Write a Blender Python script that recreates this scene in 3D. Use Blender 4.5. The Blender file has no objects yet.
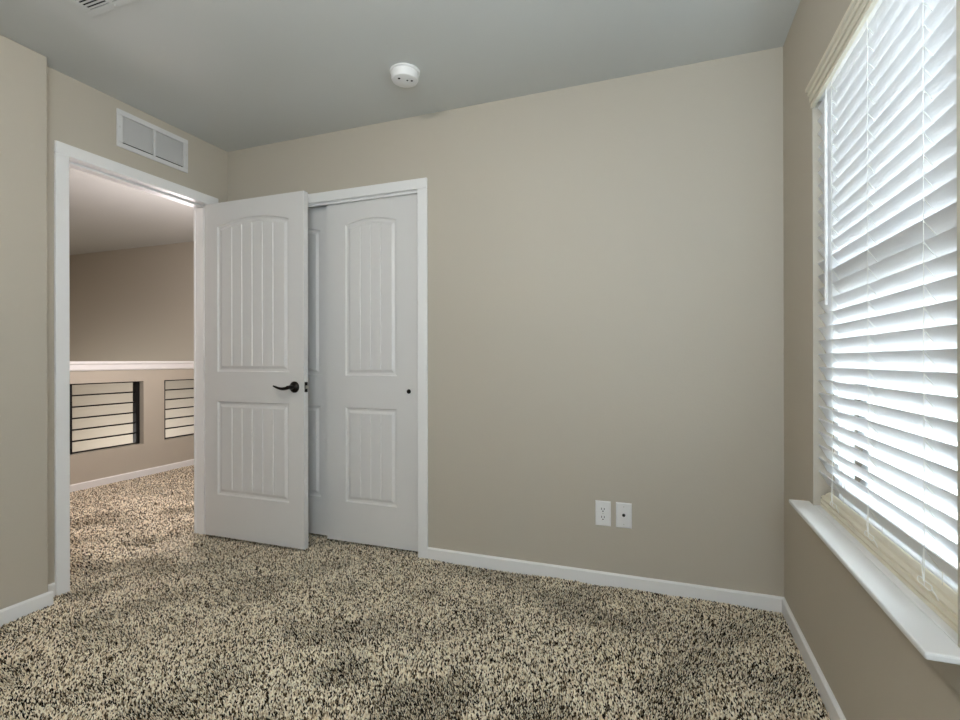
import bpy, bmesh, math, random
import numpy as np
from mathutils import Vector, Matrix

random.seed(7)
S = bpy.context.scene
COL = S.collection
R = math.radians

# ------------------------------------------------------------------ camera
cd = bpy.data.cameras.new('camera')
cam = bpy.data.objects.new('camera', cd)
COL.objects.link(cam)
cd.sensor_width = 36.0
cd.lens = 501.37 / 960 * 36.0
cd.clip_start = 0.02
yaw, pitch, roll, CAM_H = R(20.189), R(0.022), R(-0.115), 1.0848
fw = Vector((-math.sin(yaw) * math.cos(pitch), math.cos(yaw) * math.cos(pitch), math.sin(pitch)))
rt = Vector((math.cos(yaw), math.sin(yaw), 0))
up = rt.cross(fw)
rt, up = rt * math.cos(roll) + up * math.sin(roll), up * math.cos(roll) - rt * math.sin(roll)
cam.matrix_world = Matrix(((rt.x, up.x, -fw.x, 0), (rt.y, up.y, -fw.y, 0), (rt.z, up.z, -fw.z, CAM_H), (0, 0, 0, 1)))
S.camera = cam

# ------------------------------------------------------------------ light and exposure
S.view_settings.view_transform = 'Standard'
S.view_settings.look = 'None'
S.view_settings.gamma = 1.0
S.view_settings.use_curve_mapping = False
S.view_settings.exposure = 0.0
S.cycles.max_bounces = 14
S.cycles.diffuse_bounces = 8
S.cycles.transparent_max_bounces = 16
S.cycles.sample_clamp_indirect = 0.0
S.cycles.caustics_reflective = False
S.cycles.caustics_refractive = False
S.cycles.use_adaptive_sampling = False

world = bpy.data.worlds.new('sky')
S.world = world
world.use_nodes = True
bg = world.node_tree.nodes['Background']
bg.inputs['Color'].default_value = (0.84, 0.93, 1.0, 1)
bg.inputs['Strength'].default_value = 21.0


def lamp(name, kind, loc, energy, color, size=0.1, rot=(0, 0, 0), size_y=None):
    ld = bpy.data.lights.new(name, kind)
    ld.energy = energy
    ld.color = color
    if kind == 'AREA':
        ld.size = size
        if size_y:
            ld.shape = 'RECTANGLE'
            ld.size_y = size_y
    else:
        ld.shadow_soft_size = size
    o = bpy.data.objects.new(name, ld)
    COL.objects.link(o)
    o.location = loc
    o.rotation_euler = rot
    return o


# the bedroom's own ceiling lamp (just above the frame), the stairwell's daylight, and unseen fills added for the room and landing
lamp('bedroom_ceiling_lamp', 'POINT', (-0.90, 0.55, 2.31), 27, (1.0, 0.94, 0.87), 0.05)
lamp('fill_behind_camera', 'AREA', (0.30, -0.60, 1.45), 42, (0.74, 0.89, 1.0), 0.9, (R(103), 0, R(38)), 1.3)  # added cool fill, no window there; evens out the room's light
lamp('landing_fill', 'POINT', (-3.35, 2.85, 1.5), 48, (1.0, 0.91, 0.92), 0.2)  # unseen light hung at mid height to light the landing evenly
lamp('landing_jamb_fill', 'POINT', (-2.92, 0.75, 1.7), 10, (1.0, 0.90, 0.89), 0.1)  # second unseen light, added to brighten the doorway jamb
lamp('stairwell_lamp', 'AREA', (-6.0, 2.6, -0.2), 48, (1.0, 0.97, 0.94), 1.2, (R(60), 0, 0))
lamp('ceiling_fill', 'AREA', (0.15, 0.45, 1.55), 8, (0.72, 0.88, 1.0), 0.5, (R(150), 0, R(5)))  # added upward fill that lifts the ceiling near the window
pl = lamp('window_portal', 'AREA', (0.68, 1.578, 1.31), 10, (1, 1, 1), 0.9, (0, R(90), 0), None)
pl.data.shape = 'RECTANGLE'
pl.data.size = 1.45
pl.data.size_y = 0.92
pl.data.cycles.is_portal = True


# ------------------------------------------------------------------ materials
def lin(c):
    c = c / 255.0
    return c / 12.92 if c <= 0.04045 else ((c + 0.055) / 1.055) ** 2.4


def rgb(r, g, b):
    return (lin(r), lin(g), lin(b), 1)


def mat(name, color, rough=0.5, metal=0.0, bump=None, spec=0.5, var=None):
    m = bpy.data.materials.new(name)
    m.use_nodes = True
    nt = m.node_tree
    p = nt.nodes['Principled BSDF']
    p.inputs['Base Color'].default_value = color
    p.inputs['Roughness'].default_value = rough
    p.inputs['Metallic'].default_value = metal
    p.inputs['Specular IOR Level'].default_value = spec
    tc = nt.nodes.new('ShaderNodeTexCoord')
    if var:
        scale, amt = var
        n = nt.nodes.new('ShaderNodeTexNoise')
        n.inputs['Scale'].default_value = scale
        n.inputs['Detail'].default_value = 4
        nt.links.new(tc.outputs['Object'], n.inputs['Vector'])
        mx = nt.nodes.new('ShaderNodeMix')
        mx.data_type = 'RGBA'
        mx.inputs[6].default_value = tuple(c * (1 - amt) for c in color[:3]) + (1,)
        mx.inputs[7].default_value = tuple(min(1, c * (1 + amt)) for c in color[:3]) + (1,)
        nt.links.new(n.outputs['Fac'], mx.inputs[0])
        nt.links.new(mx.outputs[2], p.inputs['Base Color'])
    if bump:
        scale, strength, dist = bump
        n = nt.nodes.new('ShaderNodeTexNoise')
        n.inputs['Scale'].default_value = scale
        n.inputs['Detail'].default_value = 3
        b = nt.nodes.new('ShaderNodeBump')
        b.inputs['Strength'].default_value = strength
        b.inputs['Distance'].default_value = dist
        nt.links.new(tc.outputs['Object'], n.inputs['Vector'])
        nt.links.new(n.outputs['Fac'], b.inputs['Height'])
        nt.links.new(b.outputs['Normal'], p.inputs['Normal'])
    return m


M_WALL = mat('greige_wall_paint', rgb(188, 180, 166), 0.62, bump=(85, 0.15, 0.003), spec=0.35)
M_CEIL = mat('ceiling_paint', rgb(206, 207, 204), 0.85, bump=(60, 0.12, 0.003), spec=0.2)
M_TRIM = mat('white_trim_paint', rgb(236, 235, 234), 0.38)
M_DOOR = mat('white_door_paint', rgb(221, 219, 217), 0.42, bump=(240, 0.06, 0.001))
M_BLIND = mat('white_faux_wood', rgb(230, 232, 235), 0.5, spec=0.3)
M_CREAM = mat('cream_faux_wood', rgb(222, 215, 197), 0.55)
M_STOOL = mat('white_stool_paint', rgb(226, 226, 225), 0.8, spec=0.25)
M_CORD = mat('white_cord', rgb(235, 235, 230), 0.7)
M_VINYL = mat('white_vinyl', rgb(236, 238, 240), 0.35)
M_PLASTIC = mat('white_plastic', rgb(232, 231, 230), 0.35)
M_METALW = mat('white_enamel', rgb(216, 215, 214), 0.4)
M_DARK = mat('dark_cavity', rgb(30, 29, 27), 0.9)
M_BRONZE = mat('oil_rubbed_bronze', rgb(34, 29, 26), 0.38, metal=0.75)
M_STEEL = mat('brushed_steel', rgb(205, 203, 198), 0.3, metal=1.0)
M_IRON = mat('black_iron', rgb(18, 17, 17), 0.5, metal=0.3)
M_BACK = mat('carpet_backing', rgb(52, 44, 35), 0.95)
M_STUCCO = mat('pale_stucco', rgb(205, 200, 190), 0.9, bump=(40, 0.3, 0.01))
M_ROOF = mat('grey_roof_tile', rgb(120, 112, 105), 0.9, bump=(12, 0.5, 0.03))
M_GROUND = mat('gravel', rgb(176, 168, 155), 0.95, bump=(30, 0.4, 0.02), var=(3, 0.2))
M_WINDARK = mat('dark_window_glass', rgb(60, 68, 76), 0.1)


def glass_mat():
    m = bpy.data.materials.new('window_glass')
    m.use_nodes = True
    nt = m.node_tree
    nt.nodes.remove(nt.nodes['Principled BSDF'])
    out = nt.nodes['Material Output']
    t = nt.nodes.new('ShaderNodeBsdfTransparent')
    t.inputs[0].default_value = (0.93, 0.96, 0.95, 1)
    g = nt.nodes.new('ShaderNodeBsdfGlossy')
    g.inputs['Roughness'].default_value = 0.02
    fr = nt.nodes.new('ShaderNodeFresnel')
    fr.inputs['IOR'].default_value = 1.45
    mx = nt.nodes.new('ShaderNodeMixShader')
    nt.links.new(fr.outputs[0], mx.inputs[0])
    nt.links.new(t.outputs[0], mx.inputs[1])
    nt.links.new(g.outputs[0], mx.inputs[2])
    nt.links.new(mx.outputs[0], out.inputs[0])
    return m


M_GLASS = glass_mat()


def pile_mat():
    m = bpy.data.materials.new('speckled_pile')
    m.use_nodes = True
    nt = m.node_tree
    p = nt.nodes['Principled BSDF']
    p.inputs['Roughness'].default_value = 0.9
    p.inputs['Specular IOR Level'].default_value = 0.15
    a = nt.nodes.new('ShaderNodeAttribute')
    a.attribute_name = 'yarn'
    nt.links.new(a.outputs['Color'], p.inputs['Base Color'])
    return m


M_PILE = pile_mat()


# ------------------------------------------------------------------ mesh helpers
class MB:
    def __init__(self):
        self.v = []
        self.f = []

    def add(self, vs, fs):
        n = len(self.v)
        self.v += [Vector(x) for x in vs]
        self.f += [tuple(i + n for i in q) for q in fs]
        return self

    def box(self, x0, x1, y0, y1, z0, z1):
        x0, x1 = sorted((x0, x1)); y0, y1 = sorted((y0, y1)); z0, z1 = sorted((z0, z1))
        return self.add([(x0, y0, z0), (x1, y0, z0), (x1, y1, z0), (x0, y1, z0), (x0, y0, z1), (x1, y0, z1), (x1, y1, z1), (x0, y1, z1)],
                        [(0, 3, 2, 1), (4, 5, 6, 7), (0, 1, 5, 4), (1, 2, 6, 5), (2, 3, 7, 6), (3, 0, 4, 7)])

    def prism(self, prof, a, b):
        """closed profile (list of points) swept by vector a->b given as functions of the profile: prof = 3-D points at a, offset b-a"""
        n = len(prof)
        off = Vector(b) - Vector(a)
        vs = [Vector(p) for p in prof] + [Vector(p) + off for p in prof]
        fs = [tuple(range(n)), tuple(range(2 * n - 1, n - 1, -1))]
        fs += [(i, i + n, (i + 1) % n + n, (i + 1) % n) for i in range(n)]
        return self.add(vs, fs)

    def tube(self, path, r, seg=10, caps=True):
        path = [Vector(p) for p in path]
        rs = r if isinstance(r, (list, tuple)) else [r] * len(path)
        rings = []
        t0 = (path[1] - path[0]).normalized()
        ref = Vector((0, 0, 1)) if abs(t0.z) < 0.9 else Vector((1, 0, 0))
        u = t0.cross(ref).normalized()
        for i, p in enumerate(path):
            t = (path[min(i + 1, len(path) - 1)] - path[max(i - 1, 0)]).normalized()
            u = (u - t * u.dot(t)).normalized()
            w = t.cross(u)
            rings.append([p + (u * math.cos(k * 2 * math.pi / seg) + w * math.sin(k * 2 * math.pi / seg)) * rs[i] for k in range(seg)])
        vs = [v for rr in rings for v in rr]
        fs = []
        for i in range(len(path) - 1):
            for k in range(seg):
                fs.append((i * seg + k, i * seg + (k + 1) % seg, (i + 1) * seg + (k + 1) % seg, (i + 1) * seg + k))
        if caps:
            fs.append(tuple(range(seg - 1, -1, -1)))
            fs.append(tuple((len(path) - 1) * seg + k for k in range(seg)))
        return self.add(vs, fs)

    def lathe(self, c, prof, axis='z', seg=40):
        """prof: (radius, height along axis); closed with caps where radius is 0"""
        c = Vector(c)
        vs = []
        for r, h in prof:
            for k in range(seg):
                a = 2 * math.pi * k / seg
                q = (r * math.cos(a), r * math.sin(a))
                if axis == 'z': vs.append(c + Vector((q[0], q[1], h)))
                elif axis == 'y': vs.append(c + Vector((q[0], h, q[1])))
                else: vs.append(c + Vector((h, q[0], q[1])))
        fs = []
        for i in range(len(prof) - 1):
            for k in range(seg):
                fs.append((i * seg + k, i * seg + (k + 1) % seg, (i + 1) * seg + (k + 1) % seg, (i + 1) * seg + k))
        fs.append(tuple(range(seg)))
        fs.append(tuple((len(prof) - 1) * seg + k for k in range(seg)))
        return self.add(vs, fs)

    def obj(self, name, m, parent=None, bevel=None, smooth=False, origin=None, fix=True):
        me = bpy.data.meshes.new(name)
        o = bpy.data.objects.new(name, me)
        COL.objects.link(o)
        if parent is not None:
            base = Vector(parent['_w'])
        elif origin is not None:
            base = Vector(origin)
        else:
            xs = [v.x for v in self.v]; ys = [v.y for v in self.v]; zs = [v.z for v in self.v]
            base = Vector(((min(xs) + max(xs)) / 2, (min(ys) + max(ys)) / 2, min(zs)))
        me.from_pydata([v - base for v in self.v], [], self.f)
        if fix:
            bm = bmesh.new(); bm.from_mesh(me)
            bmesh.ops.recalc_face_normals(bm, faces=bm.faces)
            bm.to_mesh(me); bm.free()
        me.materials.append(m)
        if smooth:
            me.polygons.foreach_set('use_smooth', [True] * len(me.polygons))
            try:
                me.set_sharp_from_angle(angle=R(38))
            except Exception:
                pass
        if parent is not None:
            o.parent = parent
        else:
            o.location = base
        o['_w'] = base
        if bevel:
            b = o.modifiers.new('edge', 'BEVEL')
            b.width = bevel
            b.segments = 2
            b.limit_method = 'ANGLE'
            b.angle_limit = R(50)
        return o


def tag(o, label, cat, kind=None, group=None):
    o['label'] = label
    o['category'] = cat
    if kind: o['kind'] = kind
    if group: o['group'] = group
    return o


def thing(name, loc, label, cat, kind=None, group=None):
    o = bpy.data.objects.new(name, None)
    COL.objects.link(o)
    o.empty_display_size = 0.05
    o.location = loc
    o['_w'] = Vector(loc)
    return tag(o, label, cat, kind, group)


def prof_y(pts, y0, y1):
    return MB().prism([(x, y0, z) for x, z in pts], (0, y0, 0), (0, y1, 0))


def prof_x(pts, x0, x1):
    return MB().prism([(x0, y, z) for y, z in pts], (x0, 0, 0), (x1, 0, 0))


# ------------------------------------------------------------------ the room's measures
XL, XR, YF, XB, YB, YN, H = -2.659, 0.485, 2.49, -2.577, 1.433, -0.9, 2.44
FL = -0.012                       # floor under the pile
WY0, WY1, WZ0, WZ1 = 1.121, 2.034, 0.561, 2.032      # window recess
DY0, DY1, DZ = 1.556, 2.356, 2.058                     # doorway
CX0, CX1 = -2.492, -1.278                                # closet opening
XHW = -4.625                                             # landing half wall, room-side face
YHF = 4.22                                               # far wall of the stairwell

# structure: floors, ceiling, walls
tag(MB().box(XL - 2.1, XR + 0.02, YN - 0.02, YHF + 0.02, FL - 0.1, FL).obj('floor', M_BACK), 'carpeted bedroom and landing floor under the speckled pile', 'floor', 'structure')
tag(MB().box(-7.4, XR + 0.3, YN - 0.14, YHF + 0.14, H, H + 0.1).obj('ceiling', M_CEIL), 'flat pale grey ceiling with light orange-peel texture', 'ceiling', 'structure')
w = MB()
w.box(CX1, XR + 0.14, YF, YF + 0.12, FL, H)
w.box(XL - 0.12, CX0, YF, YF + 0.12, FL, H)
w.box(CX0, CX1, YF, YF + 0.12, 2.06, H)
tag(w.obj('wall_far', M_WALL), 'greige wall facing the camera with the closet and outlets', 'wall', 'structure')
w = MB()
w.box(XL - 0.12, XL, YN, DY0, FL, H)
w.box(XL - 0.12, XL, DY1, YF, FL, H)
w.box(XL - 0.12, XL, DY0, DY1, DZ, H)
w.box(XL - 0.12, XL, YF, YHF, FL, H)
tag(w.obj('wall_doorway', M_WALL), 'greige wall pierced by the open doorway to the landing', 'wall', 'structure')
tag(MB().box(XL, XB, YN, YB, FL, H).obj('wall_left', M_WALL, bevel=0.006), 'greige wall stepping forward at the left edge of the doorway', 'wall', 'structure')
w = MB()
w.box(XR, XR + 0.14, YN, WY0, FL, H)
w.box(XR, XR + 0.14, WY1, YF + 0.12, FL, H)
w.box(XR, XR + 0.14, WY0, WY1, FL, WZ0)
w.box(XR, XR + 0.14, WY0, WY1, WZ1, H)
tag(w.obj('wall_right', M_WALL), 'greige wall holding the window with blinds', 'wall', 'structure')
tag(MB().box(XL - 0.12, XR + 0.14, YN - 0.12, YN, FL, H).obj('wall_near', M_WALL), 'greige wall behind the camera', 'wall', 'structure')
w = MB()
w.box(XL, CX1 + 0.3, 3.2, 3.3, FL, H)
w.box(CX1 + 0.2, CX1 + 0.3, YF + 0.12, 3.2, FL, H)
tag(w.obj('wall_closet', M_WALL), 'walls inside the closet behind the sliding doors', 'wall', 'structure')

# landing and stairwell
tag(MB().box(-7.3, XL - 0.12, YHF, YHF + 0.1, -2.7, H).obj('wall_stairwell', M_WALL), 'greige far wall of the stairwell beyond the half wall', 'wall', 'structure')
tag(MB().box(-7.3, -7.2, 0.5, YHF, -2.7, H).obj('wall_stairwell_side', M_WALL), 'greige side wall of the stairwell', 'wall', 'structure')
tag(MB().box(-7.3, XL - 0.12, 0.4, 0.5, -2.7, H).obj('wall_landing', M_WALL), 'greige end wall of the landing hidden beside the doorway', 'wall', 'structure')
tag(MB().box(-7.3, XHW - 0.12, 0.5, YHF, -2.8, -2.7).obj('floor_stairwell', M_BACK), 'lower floor of the stairwell', 'floor', 'structure')
O1, O2, OZ0, OZ1 = (2.724, 3.354), (3.563, 4.190), 0.300, 0.894
w = MB()
x0, x1 = XHW - 0.12, XHW
w.box(x0, x1, 0.5, YHF, -2.7, FL - 0.1)
w.box(x0, x1, 0.5, YHF, FL - 0.1, OZ0)
w.box(x0, x1, 0.5, YHF, OZ1, 1.0)
w.box(x0, x1, 0.5, O1[0], OZ0, OZ1)
w.box(x0, x1, O1[1], O2[0], OZ0, OZ1)
w.box(x0, x1, O2[1], YHF, OZ0, OZ1)
tag(w.obj('wall_half', M_WALL), 'low greige half wall on the landing with two barred openings', 'wall', 'structure')
cap = [(x0 - 0.03, 1.06), (x0 - 0.03, 1.082), (x1 + 0.03, 1.082), (x1 + 0.03, 1.060), (x1 + 0.018, 1.055), (x1 + 0.018, 1.012), (x1 + 0.010, 1.0), (x0 - 0.010, 1.0), (x0 - 0.018, 1.012), (x0 - 0.018, 1.055)]
tag(prof_y(cap, 0.5, YHF).obj('trim_1', M_TRIM, bevel=0.003), 'white moulded cap along the top of the half wall', 'trim', 'structure')


# baseboards
BH, BT = 0.058, 0.012


def base_x(name, x0, x1, y, label, s=-1):
    """along X, in front of a wall at y (s=-1: faces -Y)"""
    pr = [(y, FL), (y + s * BT, FL), (y + s * BT, BH - 0.007), (y + s * (BT - 0.007), BH), (y, BH)]
    return tag(prof_x(pr, x0, x1).obj(name, M_TRIM), label, 'baseboard', 'structure')


def base_y(name, y0, y1, x, label, s=1):
    pr = [(x, FL), (x + s * BT, FL), (x + s * BT, BH - 0.007), (x + s * (BT - 0.007), BH), (x, BH)]
    return tag(prof_y(pr, y0, y1).obj(name, M_TRIM), label, 'baseboard', 'structure')


base_x('baseboard_far', -1.221, XR, YF, 'white baseboard along the far wall from closet to corner')
base_y('baseboard_right', YN, YF - BT, XR, 'white baseboard under the window', s=-1)
b = MB()
pr = [(XB, FL), (XB + BT, FL), (XB + BT, BH - 0.007), (XB + BT - 0.007, BH), (XB, BH)]
b.prism([(x, YN, z) for x, z in pr], (0, YN, 0), (0, YB + BT, 0))
b.box(XL, XB, YB, YB + BT, FL, BH - 0.001)
tag(b.obj('baseboard_left', M_TRIM), 'white baseboard wrapping the stepped wall at left', 'baseboard', 'structure')
base_y('baseboard_doorway', YB + BT, 1.500, XL, 'short white baseboard piece between wall step and door casing')
base_y('baseboard_landing', 0.5, YHF, XHW, 'white baseboard along the landing half wall')
base_x('baseboard_stairwell', XHW + BT, XL - 0.12, YHF, 'white baseboard at the end of the landing')

# doorway casing and jamb
CT = 0.015


def casing_doorway():
    r = thing('trim_2', (XL, 1.96, 0), 'white casing and jamb around the open doorway', 'door casing', 'structure')
    x = XL + CT
    for nm, xa, xb in (('casing', XL, XL + CT), ('landing_casing', XL - 0.12 - CT, XL - 0.12)):
        m = MB()
        for y0, y1 in ((1.501, 1.560), (2.350, 2.407)):
            m.box(xa, xb, y0, y1, FL, 2.053)
        m.box(xa, xb, 1.501, 2.407, 2.053, 2.110)
        m.obj(nm, M_TRIM, r, bevel=0.004)
    m = MB()
    m.box(XL - 0.12, XL, DY0, DY0 + 0.010, FL, DZ)
    m.box(XL - 0.12, XL, DY1 - 0.002, DY1, FL, DZ)
    m.box(XL - 0.12, XL, DY0, DY1, DZ - 0.004, DZ)
    m.obj('jamb', M_TRIM, r)
    m = MB()
    m.box(XL - 0.085, XL - 0.042, DY0 + 0.010, DY0 + 0.021, FL, DZ - 0.004)
    m.box(XL - 0.085, XL - 0.042, DY1 - 0.013, DY1 - 0.002, FL, DZ - 0.004)
    m.box(XL - 0.085, XL - 0.042, DY0 + 0.010, DY1 - 0.002, DZ - 0.016, DZ - 0.004)
    m.obj('door_stop', M_TRIM, r, bevel=0.003)


casing_doorway()


def casing_closet():
    r = thing('trim_3', ((CX0 + CX1) / 2, YF, 0), 'white casing and track fascia around the closet opening', 'door casing', 'structure')
    m = MB()
    y0, y1 = YF - CT, YF
    m.box(CX1, CX1 + 0.058, y0, y1, FL, 2.030)
    m.box(CX0 - 0.058, CX0, y0, y1, FL, 2.030)
    m.box(CX0 - 0.058, CX1 + 0.058, y0, y1, 2.030, 2.088)
    m.obj('casing', M_TRIM, r, bevel=0.004)
    m = MB()
    m.box(CX1 + 0.0005, CX1 + 0.006, YF, YF + 0.12, FL, 2.06)
    m.box(CX0 - 0.006, CX0 - 0.0005, YF, YF + 0.12, FL, 2.06)
    m.obj('jamb', M_TRIM, r)
    MB().box(CX0, CX1, YF + 0.006, YF + 0.018, 2.017, 2.058).obj('track_fascia', M_TRIM, r, bevel=0.002)
    MB().box(CX0, CX1, YF + 0.022, YF + 0.11, 2.042, 2.058).obj('track', M_METALW, r)


casing_closet()


# ------------------------------------------------------------------ moulded two-panel doors
def door_leaf(x0, x1, z0, z1, yf, yb, px0, px1, tz0, tz1, arch, bz0, bz1, planks):
    """slab whose faces at yf (towards -Y) and yb are moulded: arched upper panel, square lower panel, plank grooves"""
    prof = [(0.0, 0.0), (0.006, 0.0085), (0.013, 0.0100), (0.018, 0.0100), (0.0335, 0.0020), (0.036, 0.0020)]
    offs = [a for a, _ in prof]

    def f(s):
        if s <= 0: return 0.0
        for (a, da), (b2, db) in zip(prof, prof[1:]):
            if s <= b2: return da + (db - da) * (s - a) / (b2 - a)
        return prof[-1][1]

    fx0, fx1 = px0 + 0.036, px1 - 0.036
    gro = [fx0 + (fx1 - fx0) * k / planks for k in range(1, planks)]
    gw, gd = 0.0038, 0.0036
    xs = {x0, x1}
    for a in offs: xs |= {px0 + a, px1 - a}
    for g in gro: xs |= {g - gw, g, g + gw}
    for k in range(1, 16): xs.add(px0 + (px1 - px0) * k / 16)
    xs = sorted(xs)
    keep = [xs[0]]
    for x in xs[1:]:
        if x - keep[-1] > 0.0006: keep.append(x)
    xs = keep
    zs = {z0, z1, (tz0 + tz1) / 2, (bz0 + bz1) / 2, (z1 + tz1) / 2 + 0.02}
    for a in offs: zs |= {tz0 + a, tz1 - a, bz0 + a, bz1 - a}
    for e in (0.0345, 0.040):
        zs |= {tz0 + e + 0.004, tz1 - e - 0.004, bz0 + e + 0.004, bz1 - e - 0.004}
    zs = sorted(zs)
    xc, hw = (px0 + px1) / 2, (px1 - px0) / 2

    def warp(x, z):
        t = (x - xc) / hw
        a = arch * (1 - t * t) if abs(t) < 1 else 0.0
        zm = (tz0 + tz1) / 2
        if z <= zm: wgt = 0.0
        elif z <= tz1 - 0.05: wgt = (z - zm) / (tz1 - 0.05 - zm)
        elif z <= tz1: wgt = 1.0
        else: wgt = max(0.0, 1 - (z - tz1) / (z1 - tz1))
        return z + a * wgt

    def depth(x, z):
        for a, b2 in ((tz0, tz1), (bz0, bz1)):
            if a < z < b2 and px0 < x < px1:
                s = min(x - px0, px1 - x, z - a, b2 - z)
                d = f(s)
                if min(z - a, b2 - z) > 0.037:
                    for g in gro:
                        d += gd * max(0.0, 1 - abs(x - g) / gw)
                return d
        return 0.0

    m = MB()
    nx, nz = len(xs), len(zs)
    fronts = []
    for y, s in ((yf, 1), (yb, -1)):
        hs = [[depth(x, z) for x in xs] for z in zs]
        vs = [(x, y + s * hs[j][i], warp(x, z)) for j, z in enumerate(zs) for i, x in enumerate(xs)]
        fs = []
        for j in range(nz - 1):
            for i in range(nx - 1):
                a, b2, c, d = j * nx + i, j * nx + i + 1, (j + 1) * nx + i + 1, (j + 1) * nx + i
                ha, hb, hc, hd = hs[j][i], hs[j][i + 1], hs[j + 1][i + 1], hs[j + 1][i]
                if max(ha, hb, hc, hd) - min(ha, hb, hc, hd) < 1e-7:
                    q = [(a, b2, c, d)]
                elif abs(ha - hc) >= abs(hb - hd):
                    q = [(a, b2, c), (a, c, d)]
                else:
                    q = [(a, b2, d), (b2, c, d)]
                fs += q if s == 1 else [tuple(reversed(t)) for t in q]
        fronts.append(len(m.v))
        m.add(vs, fs)
    A, B = fronts
    for i in range(nx - 1):
        m.f.append((A + i, B + i, B + i + 1, A + i + 1))
        t = (nz - 1) * nx
        m.f.append((A + t + i, A + t + i + 1, B + t + i + 1, B + t + i))
    for j in range(nz - 1):
        m.f.append((A + j * nx, A + (j + 1) * nx, B + (j + 1) * nx, B + j * nx))
        e = nx - 1
        m.f.append((A + j * nx + e, B + j * nx + e, B + (j + 1) * nx + e, A + (j + 1) * nx + e))
    return m


# the open hinged door
LX0, LX1, LYF, LYB = -2.656, -1.912, 2.316, 2.351
d = thing('door_1', (LX0, LYB, 0), 'white two-panel plank door standing open with bronze lever', 'door', 'structure')
door_leaf(LX0, LX1, 0.016, 2.046, LYF, LYB, -2.558, -2.018, 1.018, 1.900, 0.040, 0.270, 0.838, 6).obj('leaf', M_DOOR, d, fix=False)


def lever(y, s):
    hx, hz = -1.977, 0.934
    m = MB()
    m.lathe((hx, y, hz), [(0.0325, 0), (0.0325, s * 0.004), (0.029, s * 0.009), (0.018, s * 0.013), (0.0125, s * 0.018), (0.0115, s * 0.045), (0.0105, s * 0.060), (0.001, s * 0.062)], 'y', 28)
    path, rad = [], []
    for k in range(15):
        t = k / 14
        x = hx + 0.006 - 0.112 * t
        z = hz + 0.001 - 0.009 * math.sin(t * math.pi * 1.2) + 0.001 * max(0, t - 0.6)
        path.append((x, y + s * (0.051 + 0.004 * math.sin(t * math.pi)), z))
        rad.append(0.0105 - 0.0052 * t + (0.0 if t < 0.9 else -0.001))
    m.tube(path, rad, 12)
    o = m.obj('lever_handle', M_BRONZE, d, smooth=True)
    o['label'] = 'dark bronze wave-shaped lever handle'


lever(LYF, -1)
lever(LYB, 1)
m = MB()
m.box(LX1 - 0.001, LX1 + 0.0015, LYF + 0.005, LYB - 0.005, 0.934 - 0.029, 0.934 + 0.029)
lp = m.obj('latch_plate', M_BRONZE, d, bevel=0.001)
lp['label'] = 'dark bronze latch plate in the door edge'
m = MB()
m.prism([(LX1, 2.327, 0.925), (LX1 + 0.012, 2.332, 0.925), (LX1 + 0.012, 2.340, 0.925), (LX1, 2.340, 0.925)], (0, 0, 0.925), (0, 0, 0.943))
m.obj('latch_bolt', M_STEEL, lp)
for hz in (0.25, 1.03, 1.83):
    m = MB()
    m.tube([(XL + 0.006, LYB + 0.004, hz - 0.045), (XL + 0.006, LYB + 0.004, hz + 0.045)], 0.006, 10)
    m.box(LX0 - 0.0015, LX0 + 0.001, LYF + 0.004, LYB, hz - 0.045, hz + 0.045)
    m.obj('hinge', M_BRONZE, d)

# the two sliding closet doors
d = thing('door_2', (-1.597, YF + 0.047, 0), 'white plank-panel sliding closet door in front, with a round dark finger pull', 'closet door', 'structure')
door_leaf(-1.908, -1.2785, 0.012, 2.030, YF + 0.028, YF + 0.060, -1.778, -1.432, 0.995, 1.886, 0.030, 0.246, 0.806, 4).obj('leaf', M_DOOR, d, fix=False)
m = MB()
m.lathe((-1.354, YF + 0.028, 0.909), [(0.013, -0.0005), (0.0125, -0.0025), (0.0105, -0.0028), (0.010, -0.0008), (0.0005, -0.0006)], 'y', 24)
o = m.obj('finger_pull', M_BRONZE, d, smooth=True)
o['label'] = 'small round dark bronze finger pull'
d = thing('door_3', (-2.17, YF + 0.09, 0), 'white plank-panel sliding closet door behind, mostly hidden by the open door', 'closet door', 'structure')
door_leaf(-2.486, -1.857, 0.012, 2.032, YF + 0.071, YF + 0.103, -2.336, -1.990, 0.995, 1.886, 0.030, 0.246, 0.806, 4).obj('leaf', M_DOOR, d, fix=False)

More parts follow.
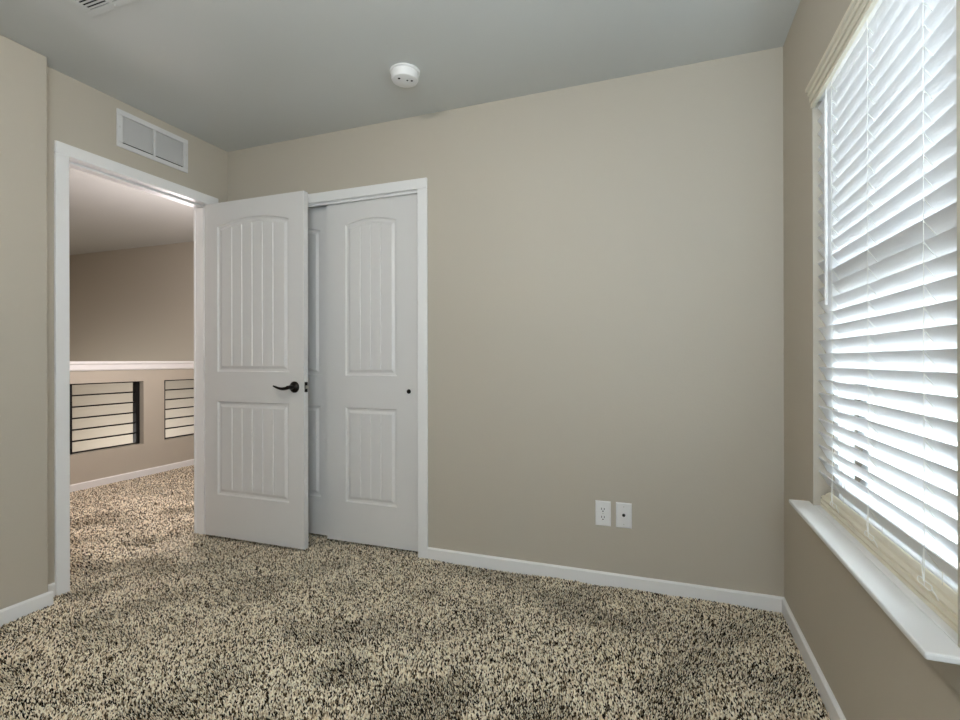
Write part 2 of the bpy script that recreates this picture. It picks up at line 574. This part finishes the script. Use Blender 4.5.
# ------------------------------------------------------------------ window
wd = thing('window_1', (XR + 0.10, (WY0 + WY1) / 2, WZ0), 'white vinyl single-hung window behind the blinds', 'window', 'structure')
FX0, FX1 = 0.546, 0.625
m = MB()
e = 0.045
m.box(FX0, FX1, WY0, WY0 + e, WZ0 + 0.02, WZ1)
m.box(FX0, FX1, WY1 - e, WY1, WZ0 + 0.02, WZ1)
m.box(FX0, FX1, WY0 + e, WY1 - e, WZ1 - e, WZ1)
m.box(FX0, FX1, WY0 + e, WY1 - e, WZ0 + 0.02, WZ0 + 0.02 + e)
m.obj('frame', M_VINYL, wd, bevel=0.003)
for nm, xa, xb, za, zb in (('upper_sash', 0.588, 0.612, 1.283, WZ1 - e), ('lower_sash', 0.556, 0.581, WZ0 + 0.02 + e, 1.347)):
    m = MB()
    q = 0.036
    ya, yb = WY0 + e, WY1 - e
    m.box(xa, xb, ya, ya + q, za, zb)
    m.box(xa, xb, yb - q, yb, za, zb)
    m.box(xa, xb, ya + q, yb - q, za, za + q + (0.018 if nm == 'upper_sash' else 0))
    m.box(xa, xb, ya + q, yb - q, zb - q - 0.012, zb)
    s_ = m.obj(nm, M_VINYL, wd, bevel=0.002)
    xm = (xa + xb) / 2
    MB().add([(xm, ya + q - 0.004, za + q - 0.004), (xm, yb - q + 0.004, za + q - 0.004), (xm, yb - q + 0.004, zb - q), (xm, ya + q - 0.004, zb - q)], [(0, 1, 2, 3)]).obj('pane', M_GLASS, s_, fix=False)

# stool and apron
m = MB()
m.box(0.420, XR, 1.0735, 2.0855, WZ0 + 0.006, WZ0 + 0.020)
m.box(XR, FX0, WY0, WY1, WZ0, WZ0 + 0.020)
tag(m.obj('trim_4', M_STOOL, bevel=0.004), 'white window stool projecting from the wall under the blinds', 'window sill', 'structure')
tag(MB().box(XR - 0.012, XR, 1.080, 2.079, WZ0 - 0.052, WZ0 + 0.006).obj('trim_5', M_WALL, bevel=0.002), 'greige apron under the window stool', 'trim', 'structure')

# ------------------------------------------------------------------ the blind
BY0, BY1 = WY0 + 0.006, WY1 - 0.006
bl = thing('window_blind', (0.5125, (BY0 + BY1) / 2, WZ0 + 0.02), 'white two-inch slatted blind hanging in the window, slats tilted nearly shut', 'blind')
TH = R(60)
SW, ST, PITCH = 0.0508, 0.0032, 0.0447
XS = 0.5125


def slat_profile(zc):
    pts = []
    n = 6
    ax, az = -math.cos(TH), math.sin(TH)          # towards the room edge, which is up
    nx_, nz_ = math.sin(TH), math.cos(TH)
    top, bot = [], []
    for k in range(n + 1):
        s = (k / n - 0.5) * SW
        crown = 0.0012 * (1 - (2 * k / n - 1) ** 2)
        t = ST * 0.5
        top.append((XS + ax * s + nx_ * (crown + t), zc + az * s + nz_ * (crown + t)))
        bot.append((XS + ax * s + nx_ * (crown - t), zc + az * s + nz_ * (crown - t)))
    return top + bot[::-1]


ZS = [1.104 - 0.0220 + PITCH * k for k in range(-9, 20)]
base_slat = prof_y(slat_profile(ZS[0]), BY0, BY1).obj('slat', M_BLIND, bl)
for z in ZS[1:]:
    c = base_slat.copy()
    c.parent = bl
    c.location.z += z - ZS[0]
    COL.objects.link(c)
vp = [(0.478, 1.957), (0.478, 1.970), (0.4825, 1.971), (0.4825, 1.974), (0.4755, 1.975), (0.4735, 1.990), (0.479, 1.991), (0.479, 1.9945), (0.4705, 1.9955),
      (0.4685, 2.007), (0.4735, 2.0085), (0.4725, 2.0115), (0.463, 2.014), (0.462, 2.020), (0.463, 2.026), (0.466, 2.028), (0.490, 2.028), (0.490, 1.957)]
v = prof_y(vp, WY0 + 0.004, WY1 - 0.004).obj('valance', M_CREAM, bl)
v['label'] = 'cream moulded valance across the top'
MB().box(0.496, 0.552, BY0, BY1, 1.975, 2.025).obj('headrail', M_METALW, bl, bevel=0.002)
rp = [(0.5035, 0.5815), (0.5035, 0.590), (0.5080, 0.591), (0.5080, 0.5945), (0.5035, 0.5955), (0.5035, 0.606), (0.5085, 0.607), (0.5085, 0.611), (0.505, 0.613), (0.505, 0.615),
      (0.5135, 0.620), (0.5165, 0.6175), (0.519, 0.6235), (0.529, 0.630), (0.534, 0.630), (0.536, 0.627), (0.536, 0.5815)]
v = prof_y(rp, BY0 + 0.004, BY1 - 0.004).obj('bottom_rail', M_CREAM, bl)
v['label'] = 'cream moulded bottom rail resting on the sill'
for y in (1.275, 1.574, 1.872):
    m = MB()
    cx, sx = math.cos(TH) * SW / 2, math.sin(TH) * SW / 2
    xa, xb = XS - cx - 0.002, XS + cx + 0.002
    for x in (xa, xb):
        m.tube([(x, y, 0.622), (x, y, 1.98)], 0.0008, 5)
    for z in ZS:
        m.tube([(xa, y, z + sx - 0.004), (xb, y, z - sx - 0.004)], 0.0008, 5)
    lo = m.obj('ladder_cord', M_CORD, bl, fix=False)
    m = MB()
    m.tube([(xa - 0.001, y, 0.70), (xa - 0.002, y + 0.004, 0.655), (xa + 0.001, y + 0.007, 0.632), (xa + 0.003, y + 0.012, 0.6275)], 0.0011, 5)
    # a tied loop lying on the front of the bottom rail
    loop = []
    for k in range(25):
        a = 2 * math.pi * k / 24
        loop.append((0.5045 + 0.003 * math.sin(a), y + 0.016 + 0.030 * math.cos(a), 0.6215 + 0.0050 * math.sin(a) + 0.002 * math.sin(3 * a)))
    m.tube(loop, 0.0013, 5)
    m.tube([loop[12], (0.504, y - 0.028, 0.6185), (0.503, y - 0.044, 0.612)], 0.0012, 5)
    m.obj('cord_loop', M_CORD, lo, fix=False)
m = MB()
m.tube([(0.4925, 1.912, 1.962), (0.4925, 1.912, 1.905), (0.4925, 1.912, 1.262)], [0.002, 0.0046, 0.0046], 6)
m.obj('tilt_wand', M_PLASTIC, bl)

# ------------------------------------------------------------------ wall and ceiling fittings
# return-air grille over the doorway
r = thing('air_vent', (XL, 1.99, 2.2), 'white rectangular two-section air grille above the doorway', 'vent')
VY0, VY1, VZ0, VZ1 = 1.784, 2.195, 2.197, 2.393
m = MB()
x0, x1 = XL, XL + 0.010
m.box(x0, x1, VY0, VY1, VZ1 - 0.028, VZ1)
m.box(x0, x1, VY0, VY1, VZ0, VZ0 + 0.024)
m.box(x0, x1, VY0, VY0 + 0.030, VZ0 + 0.024, VZ1 - 0.028)
m.box(x0, x1, VY1 - 0.030, VY1, VZ0 + 0.024, VZ1 - 0.028)
m.box(x0, x1, 1.981, 1.995, VZ0 + 0.024, VZ1 - 0.028)
m.obj('frame', M_METALW, r, bevel=0.003)
MB().box(XL + 0.0003, XL + 0.0012, VY0 + 0.02, VY1 - 0.02, VZ0 + 0.02, VZ1 - 0.02).obj('duct_back', M_DARK, r)
for ya, yb in ((VY0 + 0.030, 1.981), (1.995, VY1 - 0.030)):
    m = MB()
    n = 21
    for k in range(n):
        z = VZ0 + 0.028 + (VZ1 - VZ0 - 0.060) * (k + 0.5) / n
        m.prism([(XL + 0.0052, ya, z + 0.0042), (XL + 0.0060, ya, z + 0.0045), (XL + 0.0092, ya, z - 0.0020), (XL + 0.0084, ya, z - 0.0024)], (0, ya, 0), (0, yb - 0.004, 0))
    m.obj('louvers', M_METALW, r)
for y in (VY0 + 0.013, VY1 - 0.013):
    MB().lathe((XL + 0.010, y, 2.30), [(0.0045, 0), (0.0035, 0.0015), (0.0005, 0.002)], 'x', 14).obj('screw', M_STEEL, r)

# supply register in the ceiling, partly cut by the top of the frame
r = thing('ceiling_register', (-1.955, 1.18, H), 'white metal air register in the ceiling near the stepped wall', 'vent')
RX0, RX1, RY0, RY1 = -2.104, -1.806, 1.020, 1.322
zb = H - 0.006
G = ((RX0 + 0.034, -1.964), (-1.946, -1.893))
m = MB()
ya, yb = RY0 + 0.034, RY1 - 0.027
m.box(RX0, RX1, yb, RY1, zb, H)
m.box(RX0, RX1, RY0, ya, zb, H)
m.box(RX0, G[0][0], ya, yb, zb, H)
m.box(G[0][1], G[1][0], ya, yb, zb, H)
m.box(G[1][1], RX1, ya, yb, zb, H)
m.obj('frame', M_CEIL, r, bevel=0.003)
MB().box(RX0 + 0.02, RX1 - 0.02, ya - 0.005, yb + 0.005, H - 0.001, H - 0.0003).obj('duct_back', M_DARK, r)
for xa, xb in G:
    m = MB()
    n = 17
    for k in range(n):
        y = ya + (yb - ya) * (k + 0.5) / n
        m.box(xa, xb, y - 0.0048, y + 0.0024, zb + 0.0005, zb + 0.0018)
    m.obj('louvers', M_CEIL, r)
for x in (-1.955, RX1 - 0.012):
    MB().lathe((x, RY1 - 0.013, zb), [(0.0045, 0), (0.0035, -0.002), (0.0005, -0.003)], 'z', 14).obj('screw', M_STEEL, r)

# smoke detector
r = thing('smoke_detector', (-1.140, 2.087, H), 'round white smoke detector on the ceiling', 'smoke detector')
c = (-1.140, 2.087, H)
MB().lathe(c, [(0.070, 0), (0.070, -0.006), (0.066, -0.008), (0.001, -0.008)], 'z', 48).obj('mounting_ring', M_PLASTIC, r, smooth=True)
body = MB().lathe(c, [(0.062, -0.008), (0.062, -0.012), (0.064, -0.013), (0.063, -0.036), (0.059, -0.044), (0.050, -0.047), (0.001, -0.048)], 'z', 48).obj('housing', M_PLASTIC, r, smooth=True)
for dx, dy, rr in ((-0.012, -0.034, 0.006), (0.034, 0.004, 0.0055), (0.016, -0.006, 0.0045)):
    MB().lathe((c[0] + dx, c[1] + dy, H - 0.0478), [(rr, 0), (rr, -0.0008), (rr * 0.1, -0.001)], 'z', 16).obj('sensor_hole', M_DARK, body)


# outlets
def plate(name, cx, label, cat):
    r = thing(name, (cx, YF, 0.341), label, cat)
    w2, h2 = 0.0365, 0.060
    y = YF
    m = MB()
    pts0 = [(cx - w2, y, 0.341 - h2), (cx + w2, y, 0.341 - h2), (cx + w2, y, 0.341 + h2), (cx - w2, y, 0.341 + h2)]
    b2 = 0.005
    pts1 = [(cx - w2, y - 0.002, 0.341 - h2), (cx + w2, y - 0.002, 0.341 - h2), (cx + w2, y - 0.002, 0.341 + h2), (cx - w2, y - 0.002, 0.341 + h2)]
    pts2 = [(cx - w2 + b2, y - 0.006, 0.341 - h2 + b2), (cx + w2 - b2, y - 0.006, 0.341 - h2 + b2), (cx + w2 - b2, y - 0.006, 0.341 + h2 - b2), (cx - w2 + b2, y - 0.006, 0.341 + h2 - b2)]
    fs = [(0, 1, 2, 3), (8, 9, 10, 11)]
    for a in (0, 4):
        fs += [(a + k, a + (k + 1) % 4, a + 4 + (k + 1) % 4, a + 4 + k) for k in range(4)]
    m.add(pts0 + pts1 + pts2, fs)
    m.obj('cover_plate', M_PLASTIC, r)
    return r


r = plate('power_outlet', -0.2805, 'white double-socket power outlet low on the far wall', 'outlet')
for dz in (0.0195, -0.0195):
    cx, cz, y = -0.2805, 0.341 + dz, YF - 0.006
    m = MB()
    ring = []
    for k in range(28):
        a = 2 * math.pi * k / 28
        ring.append((cx + 0.0172 * math.cos(a), max(-0.0135, min(0.0135, 0.0172 * math.sin(a))) + cz))
    m.prism([(x, y, z) for x, z in ring], (0, y, 0), (0, y - 0.0022, 0))
    s_ = m.obj('socket', M_PLASTIC, r)
    m = MB()
    m.box(cx - 0.0078, cx - 0.0050, y - 0.0027, y - 0.002, cz - 0.001, cz + 0.0085)
    m.box(cx + 0.0050, cx + 0.0078, y - 0.0027, y - 0.002, cz - 0.001, cz + 0.0085)
    m.lathe((cx, y - 0.002, cz - 0.0075), [(0.0032, 0), (0.0032, -0.0007), (0.0003, -0.0007)], 'y', 12)
    m.obj('slots', M_DARK, s_)
MB().lathe((-0.2805, YF - 0.006, 0.341), [(0.003, 0), (0.0025, -0.0012), (0.0003, -0.0014)], 'y', 12).obj('screw', M_STEEL, r)
r = plate('wall_jack', -0.1835, 'white single-jack wall plate beside the power outlet', 'wall plate')
MB().lathe((-0.1835, YF - 0.006, 0.343), [(0.0075, 0), (0.0075, -0.003), (0.0050, -0.003), (0.0050, -0.008), (0.0003, -0.008)], 'y', 18).obj('jack', M_BRONZE, r)
for dz in (0.042, -0.042):
    MB().lathe((-0.1835, YF - 0.006, 0.341 + dz), [(0.003, 0), (0.0025, -0.0012), (0.0003, -0.0014)], 'y', 12).obj('screw', M_STEEL, r)

# black railings in the half wall's openings
for (ya, yb), lab in ((O1, 'black metal railing with horizontal bars in the half-wall opening nearer the casing'), (O2, 'black metal railing with horizontal bars in the opening beside the open door')):
    r = thing('railing', ((XHW - 0.09), (ya + yb) / 2, OZ0), lab, 'railing', group='railings in the landing half wall')
    xa, xb = XHW - 0.100, XHW - 0.052
    for y0, y1 in ((ya, ya + 0.052), (yb - 0.034, yb)):
        MB().box(xa, xb, y0, y1, OZ0, OZ1).obj('post', M_IRON, r, bevel=0.002)
    m0 = None
    for k in range(7):
        z = OZ1 - 0.006 - (OZ1 - OZ0 - 0.012) * k / 6
        if m0 is None:
            m0 = MB().box(xa + 0.014, xb - 0.018, ya + 0.052, yb - 0.034, z - 0.006, z + 0.006).obj('bar', M_IRON, r)
            z0_ = z
        else:
            c2 = m0.copy()
            c2.parent = r
            c2.location.z += z - z0_
            COL.objects.link(c2)

# ------------------------------------------------------------------ outside
tag(MB().box(0.7, 40, -25, 45, -3.2, -3.0).obj('ground_outside', M_GROUND), 'pale gravel ground outside the window, one storey down', 'ground', 'structure')
hs = thing('neighbouring_house', (8.0, 18.0, -3.0), 'pale stucco house glimpsed through the lower blind slats', 'house')
MB().box(3.2, 13, 15.0, 21, -3, 0.15).obj('wall', M_STUCCO, hs)
MB().add([(2.7, 14.4, 0.15), (13.5, 14.4, 0.15), (13.5, 21.6, 0.15), (2.7, 21.6, 0.15), (2.7, 14.4, 0.36), (13.5, 14.4, 0.36), (13.5, 21.6, 0.36), (2.7, 21.6, 0.36), (5.5, 18, 1.3), (10.5, 18, 1.3)],
         [(3, 2, 1, 0), (0, 1, 5, 4), (1, 2, 6, 5), (2, 3, 7, 6), (3, 0, 4, 7), (4, 5, 9, 8), (5, 6, 9), (6, 7, 8, 9), (7, 4, 8)]).obj('roof', M_ROOF, hs)
for x in (3.90, 4.28, 4.60, 7.2, 10.2):
    fr_ = MB().box(x - 0.03, x + 0.27, 14.97, 15.01, -2.7, -0.4).obj('window', M_VINYL, hs)
    for k in range(3):
        MB().box(x, x + 0.24, 14.955, 14.975, -2.62 + 0.75 * k, -1.95 + 0.75 * k).obj('pane', M_WINDARK, fr_)

# ------------------------------------------------------------------ carpet pile
rng = np.random.default_rng(11)


def jitter_grid(x0, x1, y0, y1, s):
    nx_, ny_ = int((x1 - x0) / s), int((y1 - y0) / s)
    gx, gy = np.meshgrid(np.arange(nx_), np.arange(ny_))
    p = np.stack([x0 + (gx + 0.5) * (x1 - x0) / nx_, y0 + (gy + 0.5) * (y1 - y0) / ny_], -1).reshape(-1, 2)
    return p + rng.uniform(-0.42, 0.42, p.shape) * s


sp = 0.0054
room = jitter_grid(XL + 0.002, XR - 0.014, 0.55, YF - 0.014, sp)
room = room[~((room[:, 0] < XB + 0.014) & (room[:, 1] < YB + 0.014))]
parts = [
    (room, sp),
    (jitter_grid(XL - 0.13, XL + 0.002, DY0 + 0.016, DY1 - 0.006, sp), sp),
    (jitter_grid(CX0 + 0.002, CX1 - 0.002, YF - 0.014, YF + 0.11, sp), sp),
    (jitter_grid(XHW + 0.014, XL - 0.13, 1.6, YHF - 0.014, 0.0075), 0.0075),
]
P = np.concatenate([a for a, _ in parts])
SC = np.concatenate([np.full(len(a), s / 0.0054) for a, s in parts])


def blobs(P, n, scale, seed):
    """smooth random field in about [-1, 1]"""
    g = np.random.default_rng(seed)
    out = np.zeros(len(P))
    for k in range(n):
        a = g.uniform(0, 2 * math.pi)
        f = scale * g.uniform(0.5, 1.6)
        out += np.sin(f * (P[:, 0] * math.cos(a) + P[:, 1] * math.sin(a)) + g.uniform(0, 6.28))
    return out / math.sqrt(n) / 1.1


N = len(P)
nap_f = np.tanh(1.8 * blobs(P, 14, 14.0, 5))
nap = nap_f * 0.006
h = FL + 0.0125 + rng.uniform(-0.0030, 0.0025, N) - 0.0012 * nap_f
la = rng.uniform(0, 2 * math.pi, N)
lm = rng.uniform(0.0, 0.0028, N)
lx = np.cos(la) * lm + nap * 0.35
ly = np.sin(la) * lm - nap
rb = rng.uniform(0.0030, 0.0041, N) * SC * (1 - 0.36 * np.maximum(nap_f, -0.25))
th0 = rng.uniform(0, 2 * math.pi, N)
V = np.zeros((N, 7, 3))
for k in range(3):
    a = th0 + k * 2 * math.pi / 3
    V[:, k, 0] = P[:, 0] + np.cos(a) * rb
    V[:, k, 1] = P[:, 1] + np.sin(a) * rb
    V[:, k, 2] = FL - 0.001
    a2 = a + 0.5
    V[:, 3 + k, 0] = P[:, 0] + lx * 0.7 + np.cos(a2) * rb * 0.78
    V[:, 3 + k, 1] = P[:, 1] + ly * 0.7 + np.sin(a2) * rb * 0.78
    V[:, 3 + k, 2] = FL + (h - FL) * 0.66
V[:, 6, 0] = P[:, 0] + lx
V[:, 6, 1] = P[:, 1] + ly
V[:, 6, 2] = h
quads = np.array([[0, 1, 4, 3], [1, 2, 5, 4], [2, 0, 3, 5]])
tris = np.array([[3, 4, 6], [4, 5, 6], [5, 3, 6]])
idx = np.arange(N)[:, None, None] * 7
Q = (quads[None] + idx).reshape(N, -1)
T = (tris[None] + idx).reshape(N, -1)
loops = np.concatenate([Q, T], 1).reshape(-1).astype(np.int32)
counts = np.tile(np.array([4, 4, 4, 3, 3, 3]), N)
starts = np.concatenate([[0], np.cumsum(counts)[:-1]]).astype(np.int32)
me = bpy.data.meshes.new('carpet_pile')
me.vertices.add(N * 7)
me.vertices.foreach_set('co', V.reshape(-1).astype(np.float32))
me.loops.add(len(loops))
me.loops.foreach_set('vertex_index', loops)
me.polygons.add(N * 6)
me.polygons.foreach_set('loop_start', starts)
me.update(calc_edges=True)
pal = np.array([rgb(255, 244, 222)[:3], rgb(231, 214, 187)[:3], rgb(166, 149, 122)[:3], rgb(84, 69, 50)[:3], rgb(24, 18, 12)[:3]])
pick = rng.choice(5, N, p=[0.33, 0.24, 0.13, 0.14, 0.16])
col = pal[pick] * rng.uniform(0.88, 1.1, (N, 1))
colv = np.ones((N, 7, 4), np.float32)
colv[:, :, :3] = col[:, None, :]
at = me.color_attributes.new('yarn', 'FLOAT_COLOR', 'POINT')
at.data.foreach_set('color', colv.reshape(-1))
me.materials.append(M_PILE)
o = bpy.data.objects.new('carpet_pile', me)
COL.objects.link(o)
tag(o, 'speckled brown and beige carpet pile covering bedroom and landing floor', 'carpet', 'stuff')

for o in bpy.data.objects:
    if '_w' in o: del o['_w']
